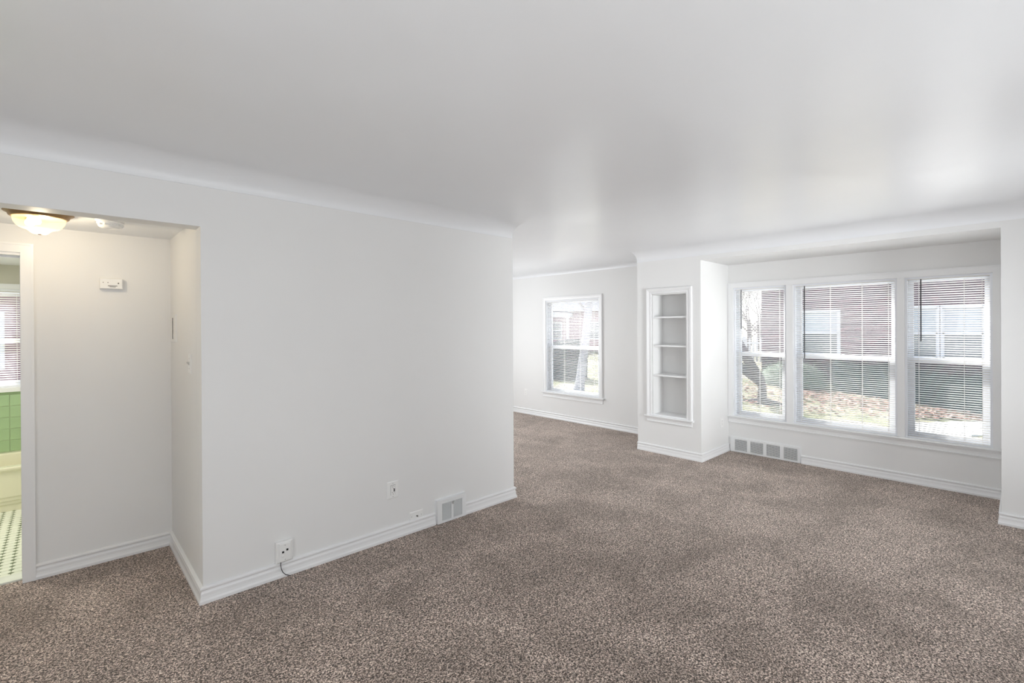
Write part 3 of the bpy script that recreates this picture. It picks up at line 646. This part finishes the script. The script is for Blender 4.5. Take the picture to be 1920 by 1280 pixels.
# toilet
to = tag(empty('toilet', (.16, 5.50, 0)), 'pale green toilet before the bathtub, only its seat front showing past the jamb', 'toilet')
def egg(a0, z, sc, k=28, cx=0):
    out = []
    for i in range(k):
        t = 2*PI*i/k; x = math.cos(t); y = math.sin(t)
        out.append((cx+(-.235*x if x > 0 else -.19*x)*sc, .185*y*sc*(1-.12*max(0, x)), z))
    return out
def loft(name, rings, m, parent, cap=True):
    k = len(rings[0]); v = [p for r_ in rings for p in r_]; f = [(i*k+j, i*k+(j+1) % k, (i+1)*k+(j+1) % k, (i+1)*k+j) for i in range(len(rings)-1) for j in range(k)]
    if cap: f += [tuple(range(k))[::-1], tuple(range((len(rings)-1)*k, len(rings)*k))]
    return MB().add(v, f, True).build(name, m, parent)
loft('bowl', [egg(0, 0, .62, cx=.02), egg(0, .03, .60, cx=.02), egg(0, .12, .52, cx=.03), egg(0, .22, .62, cx=.01), egg(0, .30, .84, cx=-.06), egg(0, .36, .96, cx=-.12), egg(0, .385, .98, cx=-.13)], M_TOILET, to)
loft('seat', [egg(0, .390, 1.0, cx=-.135), egg(0, .395, 1.02, cx=-.135), egg(0, .405, 1.02, cx=-.135), egg(0, .410, 1.0, cx=-.135)], M_TOILET, to)
loft('lid', [egg(0, .412, 1.0, cx=-.130), egg(0, .420, 1.02, cx=-.130), egg(0, .430, .99, cx=-.13), egg(0, .434, .9, cx=-.13)], M_TOILET, to)
bx('tank', M_TOILET, to, .17, .36, -.22, .22, .38, .74, bevel=.02); bx('tank_lid', M_TOILET, to, .16, .37, -.23, .23, .742, .775, bevel=.01)
bx('pedestal', M_TOILET, to, .10, .36, -.11, .11, 0, .379, bevel=.02)
MB().tube([(.165, -.17, .68), (.15, -.17, .68), (.145, -.12, .675)], .006).build('flush_lever', M_SCREW, to)

# ------------------------------------------------------------------ outdoors
def gz(y): return max(-1.6, min(-.30, -.97+.087*y)) if y < 7.7 else -.30
def ext_mats():
    m = bpy.data.materials.new('lawn'); m.use_nodes = True; n = m.node_tree; b = n.nodes['Principled BSDF']; L = n.links.new
    tc = n.nodes.new('ShaderNodeTexCoord'); t = n.nodes.new('ShaderNodeTexNoise'); t.inputs['Scale'].default_value = .9; t.inputs['Detail'].default_value = 8; t.inputs['Roughness'].default_value = .65
    L(tc.outputs['Object'], t.inputs['Vector']); r = n.nodes.new('ShaderNodeValToRGB'); e = r.color_ramp.elements
    e[0].position = .35; e[0].color = (.17, .18, .11, 1); e[1].position = .65; e[1].color = (.36, .32, .26, 1)
    k = e.new(.5); k.color = (.25, .24, .16, 1)
    L(t.outputs['Fac'], r.inputs['Fac']); L(r.outputs[0], b.inputs['Base Color']); b.inputs['Roughness'].default_value = 1; b.inputs['Specular IOR Level'].default_value = .05
    t2 = n.nodes.new('ShaderNodeTexNoise'); t2.inputs['Scale'].default_value = 22; t2.inputs['Detail'].default_value = 4; L(tc.outputs['Object'], t2.inputs['Vector'])
    bp = n.nodes.new('ShaderNodeBump'); bp.inputs['Strength'].default_value = .5; bp.inputs['Distance'].default_value = .04; L(t2.outputs['Fac'], bp.inputs['Height']); L(bp.outputs[0], b.inputs['Normal'])
    return m
M_LAWN = ext_mats()
M_CONC = mat('concrete', (.60, .59, .58), .9, .2, noise=(5, .08, 6))
def mat_rand(name, ramp, rough=.9):
    m = bpy.data.materials.new(name); m.use_nodes = True; n = m.node_tree; b = n.nodes['Principled BSDF']; L = n.links.new
    g = n.nodes.new('ShaderNodeNewGeometry'); r = n.nodes.new('ShaderNodeValToRGB'); r.color_ramp.interpolation = 'LINEAR'; e = r.color_ramp.elements
    e[0].position, e[0].color = 0, (*ramp[0], 1); e[1].position, e[1].color = 1, (*ramp[-1], 1)
    for i, c_ in enumerate(ramp[1:-1]): k = e.new((i+1)/(len(ramp)-1)); k.color = (*c_, 1)
    L(g.outputs['Random Per Island'], r.inputs['Fac']); L(r.outputs[0], b.inputs['Base Color']); b.inputs['Roughness'].default_value = rough; b.inputs['Specular IOR Level'].default_value = .2
    return m
M_BRICK = mat_rand('brick', [(.055, .012, .032), (.026, .008, .024), (.085, .020, .042), (.018, .008, .024), (.055, .014, .036)])
M_MORTAR = mat('mortar', (.10, .07, .10), .95, .1)
M_LEAF = mat_rand('dead_leaves', [(.42, .25, .19), (.22, .12, .10), (.60, .48, .40), (.34, .18, .14), (.16, .09, .08)])
M_HEDGE = mat_rand('evergreen_leaves', [(.014, .026, .030), (.024, .040, .042), (.012, .022, .028), (.020, .033, .036)])
M_BUSH = mat_rand('bush_leaves', [(.10, .13, .10), (.14, .17, .13), (.07, .095, .075)])
M_BARK = mat('bark', (.085, .07, .075), .95, .1, noise=(14, .35, 5), bump=[(20, .8, .02, 4)])
M_TWIG = mat('twig', (.20, .18, .19), .95, .1)
M_EXTTRIM = mat('exterior_white', (.48, .49, .53), .5, .4)
M_EXTGLASS = mat('exterior_pane', (.06, .08, .10), .08, .6)
M_EXTBLIND = mat('exterior_window_blind', (.28, .32, .37), .5, .3)
M_ROOF = mat('roof_shingle', (.16, .15, .16), .95, .1, noise=(6, .25, 5))

# ground
b = MB(); xs_ = [6.27, 10, 14, 18, 22, 30, 45, 80]; ys_ = [-40, -14, -7.3, -4, -1, 2, 5, 7.7, 12, 25, 60, 90]
v = [(x, y, gz(y)) for x in xs_ for y in ys_]; n = len(ys_)
b.add(v, [(i*n+j, (i+1)*n+j, (i+1)*n+j+1, i*n+j+1) for i in range(len(xs_)-1) for j in range(n-1)], False)
struct(b.build('ground', M_LAWN))
b = MB(); b.box(-30, 6.26, 6.9, 60, -.5, -.3); struct(b.build('ground_north', M_LAWN))
# added pale strip below the sightline, bouncing sunlight up to the ceiling
b = MB(); v = [(x, y, gz(y)+.03 if k == 0 else gz(y)-.1) for k in (0, 1) for x in (6.27, 10.6) for y in (-8, -4, 0, 3, 6, 7.7, 11)]
f = [(i, 7+i, 8+i, i+1) for i in range(6)]+[(7+i, 21+i, 22+i, 8+i) for i in range(6)]
struct(b.add(v, f).build('bounce_strip', M_CONC))
# path
b = MB(); cl = [(24.5, -9.5, 1.1), (18.5, -1.6, 1.1), (15.9, .66, 1.05), (14.6, 1.3, 1.05), (12.8, 1.25, 1.1), (10.7, 1.0, 1.1)]
pts = []
for i, (x, y, w_) in enumerate(cl):
    a = Vector(cl[max(0, i-1)][:2]); c_ = Vector(cl[min(len(cl)-1, i+1)][:2]); d = (c_-a).normalized(); nn = Vector((d.y, -d.x))
    pts.append((Vector((x, y))+nn*w_/2, Vector((x, y))-nn*w_/2))
v = []; 
for a, c_ in pts: v += [(a.x, a.y, gz(a.y)+.03), (c_.x, c_.y, gz(c_.y)+.03), (a.x, a.y, gz(a.y)-.06), (c_.x, c_.y, gz(c_.y)-.06)]
f = []
for i in range(len(cl)-1): k = i*4; f += [(k, k+4, k+5, k+1), (k, k+2, k+6, k+4), (k+1, k+5, k+7, k+3)]
struct(b.add(v, f).build('path', M_CONC))
# fallen leaves
b = MB(); rng = random.Random(3)
for i in range(5200):
    if i < 2600: x = rng.uniform(13.0, 17.8); y = rng.uniform(-1.5, 6.5)
    else: x = rng.gauss(16.6, .7); y = rng.uniform(-1, 5)
    if x > 18.2 or (x < 15 and y < 1.9) or abs((x-15.9)*1.04+(y-.66)*1.2)/1.588 < .62: continue
    s = rng.uniform(.035, .075); a = rng.uniform(0, 2*PI); z = gz(y)+.035+rng.uniform(0, .02); t = rng.uniform(-.4, .4)
    ca, sa = math.cos(a)*s, math.sin(a)*s
    b.add([(x-ca, y-sa, z), (x+sa*.5, y-ca*.5, z+t*s), (x+ca, y+sa, z+s*.3), (x-sa*.5, y+ca*.5, z+abs(t)*s)], [(0, 1, 2, 3)])
o = stuff(b.build('fallen_leaves', M_LEAF, fix=False)); tag(o, 'scatter of tan and rust dead leaves on the lawn before the brick building', 'leaves')

# neighbouring brick building
XN, NY0, NY1, NZ0, NZ1 = 20.0, -9.0, 7.08, -1.5, 5.8
bd = tag(empty('brick_building', (XN, 0, -1)), 'purple-red brick building with white windows across the lawn from the bay', 'building')
def rn(o): o.parent = bd; o.location = -bd.location; return o
WN = [(4.50, 5.93, .50, 2.05), (1.84, 2.78, .50, 2.10), (.80, 1.74, .50, 2.10)]
o = wall_holes('wall_core', M_MORTAR, 'x', XN+.10, XN+.35, NY0, NY1, NZ0, NZ1, [(4.50, 5.93, .50, 2.05), (.80, 2.78, .50, 2.10)]); del o['kind']; rn(o)
rn(bx('wall_core', M_MORTAR, None, XN+.35, XN+9, NY0, NY1, NZ0, NZ1))
# bricks as real geometry over the face that shows, courses and a soldier course over the openings
bk_ = MB(); ch = .0677*1.12; bl = .21; k = 0; z = NZ0+.02
def brick(b, y0, y1, z0, z1, pr): b.add([(XN+.10, y0, z0), (XN+.10, y1, z0), (XN+.10, y1, z1), (XN+.10, y0, z1), (XN+.09-pr, y0, z0), (XN+.09-pr, y1, z0), (XN+.09-pr, y1, z1), (XN+.09-pr, y0, z1)], [(4, 7, 6, 5), (0, 4, 5, 1), (1, 5, 6, 2), (2, 6, 7, 3), (3, 7, 4, 0)])
op = [(4.44, 5.99, .44, 2.11), (.74, 2.84, .44, 2.16)]; sold = [(4.30, 6.12, 2.11, 2.33), (.60, 2.98, 2.16, 2.38)]
while z < NZ1-.08:
    y = NY0+(k % 2)*bl/2
    while y < NY1-.02:
        a, c_ = y, min(y+bl-.012, NY1); segs = [(a, c_)]
        for (h0, h1, g0, g1) in op+sold:
            if z+ch*.5 > g0 and z+ch*.5 < g1:
                segs = [q for (s0, s1) in segs for q in ((s0, min(s1, h0-.005)), (max(s0, h1+.005), s1)) if q[1]-q[0] > .02]
        if y > -3.5 or True:
            for s0, s1 in segs: brick(bk_, s0, s1, z, z+ch-.012, rng.uniform(0, .006))
        y += bl
    z += ch; k += 1
for (h0, h1, g0, g1) in sold:
    y = h0
    while y < h1-.05: brick(bk_, y, y+.062, g0+.006, g1-.006, rng.uniform(.002, .008)); y += .074
rn(stuff(bk_.build('brickwork', M_BRICK, None, fix=False)))
for (a, c_, g0, g1) in WN:
    wn = rn(MB().build('window', None) if False else None) if False else None
    b = MB(); t = .07
    b.box(XN+.05, XN+.14, a-.06, a+t-.06, g0-.06, g1+.06); b.box(XN+.05, XN+.14, c_+.06-t, c_+.06, g0-.06, g1+.06)
    b.box(XN+.05, XN+.14, a, c_, g1-.01, g1+.06); b.box(XN+.02, XN+.14, a-.06, c_+.06, g0-.06, g0); zm = (g0+g1)/2-.02
    b.box(XN+.10, XN+.15, a, c_, zm-.03, zm+.03); b.box(XN+.10, XN+.15, a, a+.05, g0, g1); b.box(XN+.10, XN+.15, c_-.05, c_, g0, g1); b.box(XN+.10, XN+.15, a, c_, g1-.05, g1); b.box(XN+.10, XN+.15, a, c_, g0, g0+.05)
    wn = rn(b.build('window', M_EXTTRIM, None, fix=False))
    bx('pane', M_EXTGLASS, wn, XN+.145, XN+.152, a+.05, c_-.05, g0+.05, zm-.03)
    bx('window_blind', M_EXTBLIND, wn, XN+.145, XN+.152, a+.05, c_-.05, zm+.03, g1-.05)
b = MB(); b.add([(XN-.5, NY0-.5, NZ1), (XN-.5, NY1+.5, NZ1), (XN+4.5, NY1+.5, NZ1+2.6), (XN+4.5, NY0-.5, NZ1+2.6), (XN+9.5, NY1+.5, NZ1), (XN+9.5, NY0-.5, NZ1),
                 (XN-.5, NY0-.5, NZ1+.15), (XN-.5, NY1+.5, NZ1+.15), (XN+4.5, NY1+.5, NZ1+2.8), (XN+4.5, NY0-.5, NZ1+2.8), (XN+9.5, NY1+.5, NZ1+.15), (XN+9.5, NY0-.5, NZ1+.15)],
                [(0, 1, 7, 6), (6, 7, 8, 9), (9, 8, 10, 11), (4, 5, 11, 10), (0, 5, 4, 1), (1, 4, 10, 8, 7), (0, 6, 9, 11, 5)])
rn(b.build('roof', M_ROOF))

def foliage(b, rng, pts_fn, n, s0, s1):
    for _ in range(n):
        p, nr = pts_fn(); s = rng.uniform(s0, s1)
        d = Vector((rng.uniform(-1, 1), rng.uniform(-1, 1), rng.uniform(-1, 1))); d = (d*.8+nr).normalized()
        a = d.orthogonal().normalized(); a.rotate(Matrix.Rotation(rng.uniform(0, 6.28), 3, d)); c_ = d.cross(a)
        b.add([p-a*s, p+c_*s*.5, p+a*s, p-c_*s*.5], [(0, 1, 2, 3)])
# clipped hedge along the foundation
def hedge(y0, y1, x0, x1, h_, name, label, m, n):
    root = tag(empty(name, ((x0+x1)/2, (y0+y1)/2, gz((y0+y1)/2))), label, 'hedge')
    L0 = root.location
    b = MB(); ny = max(3, int((y1-y0)/.35)); ring = 10; v = []
    for i in range(ny+1):
        y = y0+(y1-y0)*i/ny; e_ = min(1, .55+2.2*min(i, ny-i)/ny*(y1-y0)/2)
        for k in range(ring):
            a = PI*k/(ring-1); X = (x0+x1)/2-(x1-x0)/2*math.copysign(abs(math.cos(a))**.5, math.cos(a))*e_*.94; Z = gz(y)-.05+(h_*(.94+.06*math.sin(y*3)))*abs(math.sin(a))**.45
            v.append(Vector((X+rng.uniform(-.04, .04), y, Z+rng.uniform(-.03, .03)))-L0)
    f = [(i*ring+k, (i+1)*ring+k, (i+1)*ring+k+1, i*ring+k+1) for i in range(ny) for k in range(ring-1)]+[tuple(range(ring)), tuple(range(ny*ring, ny*ring+ring))]
    b.add(v, f, True); b.build('core', m, root)
    b = MB()
    def fn():
        i = rng.randrange(ny); k = rng.randrange(ring-1); p0 = v[i*ring+k]; p1 = v[(i+1)*ring+k]; p2 = v[i*ring+k+1]
        u_, w_ = rng.random(), rng.random(); p = p0+(p1-p0)*u_+(p2-p0)*w_; nr = (p2-p0).cross(p1-p0).normalized()
        return p+nr*rng.uniform(-.02, .05), nr
    foliage(b, rng, fn, n, .025, .05); o = b.build('foliage', m, root, fix=False); stuff(o); return root
hedge(-3.0, 4.35, 18.3, 19.7, 1.05, 'clipped_hedge', 'long dark clipped evergreen hedge along the foundation of the brick building', M_HEDGE, 7000)
# round pale bush
def bush(x, y, rx, rz, label):
    root = tag(empty('round_bush', (x, y, gz(y))), label, 'bush'); b = MB(); n1, n2 = 16, 9; v = []
    for i in range(n2):
        t = PI*.5*i/(n2-1)*1.0
        for k in range(n1): a = 2*PI*k/n1; rr = rx*(math.cos(t)**.6+.001)*rng.uniform(.93, 1.05); v.append(Vector((rr*math.cos(a), rr*math.sin(a), rz*math.sin(t)*rng.uniform(.97, 1.03))))
    b.add(v, [(i*n1+k, i*n1+(k+1) % n1, (i+1)*n1+(k+1) % n1, (i+1)*n1+k) for i in range(n2-1) for k in range(n1)], True); b.build('core', M_BUSH, root)
    b = MB()
    def fn():
        p = v[rng.randrange(len(v))].copy(); nr = Vector((p.x, p.y, p.z*.6)).normalized(); return p+nr*rng.uniform(-.05, .05)+Vector((rng.uniform(-.08, .08), rng.uniform(-.08, .08), rng.uniform(-.06, .06))), nr
    foliage(b, rng, fn, 2600, .02, .045); stuff(b.build('foliage', M_BUSH, root, fix=False))
bush(18.2, 5.45, 1.02, .74, 'rounded pale green bush at the left end of the dark hedge')

# trees
def tree(name, label, base, trunks, m=M_BARK, twig_n=0, twig_seed=1, crown=None, group=None):
    root = tag(empty(name, base), label, 'tree', group); b = MB()
    for pts, rad in trunks: b.tube(pts, 0, 10, True, rad)
    b.build('trunk', m, root)
    if crown:
        r_ = random.Random(twig_seed); b = MB()
        def br(p, d, ln, rad, lv):
            q = p+d*ln; mid = p+d*ln*.5+Vector((r_.uniform(-1, 1), r_.uniform(-1, 1), r_.uniform(-1, 1)))*ln*.06
            b.tube([p, mid, q], 0, 5 if lv < 3 else 3, True, [rad, rad*.8, rad*.6])
            if lv >= crown[2]: return
            for _ in range(3 if lv < 4 else 2):
                nd = (d+Vector((r_.uniform(-1, 1), r_.uniform(-1, 1), r_.uniform(-.35, .75)))*.75).normalized(); br(p+d*ln*r_.uniform(.55, 1), nd, ln*r_.uniform(.62, .82), rad*.6, lv+1)
        for st, d, ln, rad in crown[0]: br(Vector(st), Vector(d).normalized(), ln, rad, 0)
        stuff(b.build('branches', M_TWIG, root, fix=False))
    return root
# leaning forked trunk outside the narrow bay window
ty = 4.85; tb = (13.8, ty, gz(ty))
tree('forked_tree', 'dark forked tree trunk leaning left on the lawn, seen through the narrow bay window', tb,
     [([(0, 0, -.1), (0, 0, .0), (-.02, .0, .12), (0, .0, .45), (-.03, .05, .62), (-.10, .33, 1.15), (-.2, .62, 1.8), (-.3, 1.05, 2.9), (-.4, 1.35, 4.2)], [.30, .22, .13, .10, .14, .13, .11, .10, .07]),
      ([(-.02, .05, .55), (-.10, .40, .85), (-.2, .72, 1.20), (-.3, 1.15, 1.9), (-.4, 1.7, 3.0), (-.5, 2.1, 4.0)], [.10, .11, .09, .08, .07, .05]),
      ([(0, 0, .06), (.05, -.35, .03), (.05, -.7, -.04)], [.10, .05, .02]), ([(0, 0, .06), (-.2, .35, .03), (-.3, .6, -.04)], [.10, .05, .02])],
     crown=([((-.4, 1.35, 4.1), (0, .1, 1), .9, .05), ((-.5, 2.1, 3.9), (0, .1, 1), .7, .04)], None, 4), twig_seed=4)
# trunk outside the far window
ty = 8.6; tb = (10.6, ty, gz(ty))
tree('garden_tree', 'slim pale leaning tree trunk outside the far dining window', tb,
     [([(0, 0, -.1), (0, 0, .02), (.03, -.03, .3), (.12, -.10, 1.1), (.22, -.18, 2.2), (.25, -.2, 3.6)], [.26, .17, .13, .12, .11, .08])],
     m=mat('pale_bark', (.25, .25, .28), .9, .1, noise=(10, .25, 4)), crown=([((.25, -.2, 3.4), (.0, .3, 1), 1.0, .07), ((.22, -.18, 2.2), (-.3, .8, .8), .9, .045)], None, 5), twig_seed=9)
# bare trees far behind the corner of the brick building
for i, (x, y, h_, sd_) in enumerate(((34, 12.8, 2.0, 21), (38, 13.6, 2.0, 22), (46, 17.2, 2.4, 23), (31, 10.9, 1.6, 31))):
    lb = ['bare tree nearest the white fence, in the gap beside the brick building', 'bare tree directly behind the corner of the brick building', 'tallest bare tree far beyond the white fence', 'low bare tree just behind the white fence', 'bare tree beyond the white fence, left of the fork tree', 'bare tree behind the porch house'][i]
    tree('bare_tree', lb, (x, y, gz(y)), [([(0, 0, -.1), (.05, 0, 1.2), (0, .05, h_)], [.15, .11, .08])],
         crown=([((0, .05, h_*.9), (.1, .1, 1), 1.5, .06), ((0, .0, h_*.7), (-.5, .6, .9), 1.4, .05), ((0, .0, h_*.65), (.5, -.7, .9), 1.4, .05), ((0, 0, h_*.5), (0, -.9, .5), 1.3, .04)], None, 7), twig_seed=sd_, group='bare trees beyond the lawn')
# white picket fence beyond the corner
fr_ = tag(empty('picket_fence', (25, 11, -.3)), 'white picket fence across the lawn left of the brick building', 'fence')
mp = MB().add([(-.012, -.045, 0), (.012, -.045, 0), (.012, .045, 0), (-.012, .045, 0), (-.012, -.045, 1.15), (.012, -.045, 1.15), (.012, .045, 1.15), (-.012, .045, 1.15), (-.012, 0, 1.23), (.012, 0, 1.23)],
              [(0, 3, 2, 1), (0, 1, 5, 4), (2, 3, 7, 6), (0, 4, 8, 7, 3), (1, 2, 6, 9, 5), (4, 5, 9, 8), (6, 7, 8, 9)]).build('picket', M_EXTTRIM, fr_); mpd = mp.data; mp.location = (0, -3.5, .05)
for i in range(1, 52): link('picket', mpd, None, fr_, (0, -3.5+i*.17, .05))
for z in (.30, .95): bx('rail', M_EXTTRIM, fr_, .013, .05, -3.6, 5.3, z, z+.09)
for i in range(5): bx('post', M_EXTTRIM, fr_, .05, .15, -3.6+i*2.2, -3.5+i*2.2, 0, 1.3)

# second house with white porch, seen through the far window
H2 = tag(empty('porch_house', (26, 26, -.3)), 'brick house with a white columned porch and grey roof, seen through the far window', 'house')
a = math.radians(-50); H2.rotation_euler = (0, 0, math.radians(35))   # local -x faces the camera
bx('wall', mat('pink_brick', (.20, .08, .11), .9, .1, noise=(40, .2, 2)), H2, 0, 8, -6.5, 6.5, 0, 3.0)
MB().add([(-.6, -7, 3.0), (8.6, -7, 3.0), (8.6, 7, 3.0), (-.6, 7, 3.0), (4, -7, 5.6), (4, 7, 5.6)], [(0, 1, 2, 3), (0, 4, 1), (2, 5, 3), (0, 3, 5, 4), (1, 4, 5, 2)]).build('roof', mat('pale_roof', (.20, .21, .25), .9, .1, noise=(5, .15, 4)), H2)
bx('porch_roof', M_EXTTRIM, H2, -2.2, 0, -3.4, 1.6, 2.55, 2.85)
for y in (-3.2, -.9, 1.4):
    MB().lathe([(.16, 0), (.16, .12), (.11, .16), (.10, 2.40), (.15, 2.46), (.15, 2.55)], (-2.0, y, 0), 14).build('column', M_EXTTRIM, H2)
bx('porch_floor', M_CONC, H2, -2.3, 0, -3.5, 1.7, 0, .15)
for y0_, y1_ in ((-5.6, -4.2), (-2.6, -1.5), (2.6, 4.0), (4.8, 6.0)):
    b = MB(); rect_frame(b, -.05, .02, y0_, y1_, .9, 2.2, .09, .09, .09, .09); b.box(-.05, .02, y0_, y1_, 1.52, 1.58); wn = b.build('window', M_EXTTRIM, H2, fix=False)
    bx('pane', M_EXTGLASS, wn, -.01, .015, y0_+.09, y1_-.09, .99, 2.11)
MB().box(-.05, .02, -.6, .4, .15, 2.25).build('door', M_EXTTRIM, H2, bevel=.01)
# dark evergreen near the far window
hedge(10.6, 13.6, 12.5, 13.9, 1.45, 'evergreen_shrub', 'dark evergreen shrub at the left side of the far window view', M_HEDGE, 3500)
# house behind the bathroom window
H3 = tag(empty('north_house', (-1.5, 17, -.3)), 'pale brick house with a white window seen through the bathroom blind', 'house')
bx('wall', mat('mauve_brick', (.16, .08, .11), .9, .1, noise=(30, .2, 2)), H3, -6, 6, 0, 6, 0, 3.2)
MB().add([(-6.5, -.5, 3.2), (6.5, -.5, 3.2), (6.5, 6.5, 3.2), (-6.5, 6.5, 3.2), (-6.5, 3, 5.2), (6.5, 3, 5.2)], [(0, 1, 2, 3), (0, 4, 5, 1), (2, 5, 4, 3), (0, 3, 4), (1, 2, 5)]).build('roof', M_ROOF, H3)
b = MB(); b.box(-.9, .5, -.06, 0, .9, 1.0); b.box(-.9, .5, -.06, 0, 2.2, 2.3); b.box(-.9, -.8, -.06, 0, 1, 2.2); b.box(.4, .5, -.06, 0, 1, 2.2); b.box(-.8, .4, -.06, 0, 1.57, 1.63); wn = b.build('window', M_EXTTRIM, H3, fix=False)
bx('pane', M_EXTGLASS, wn, -.8, .4, -.02, -.005, 1.0, 2.2)
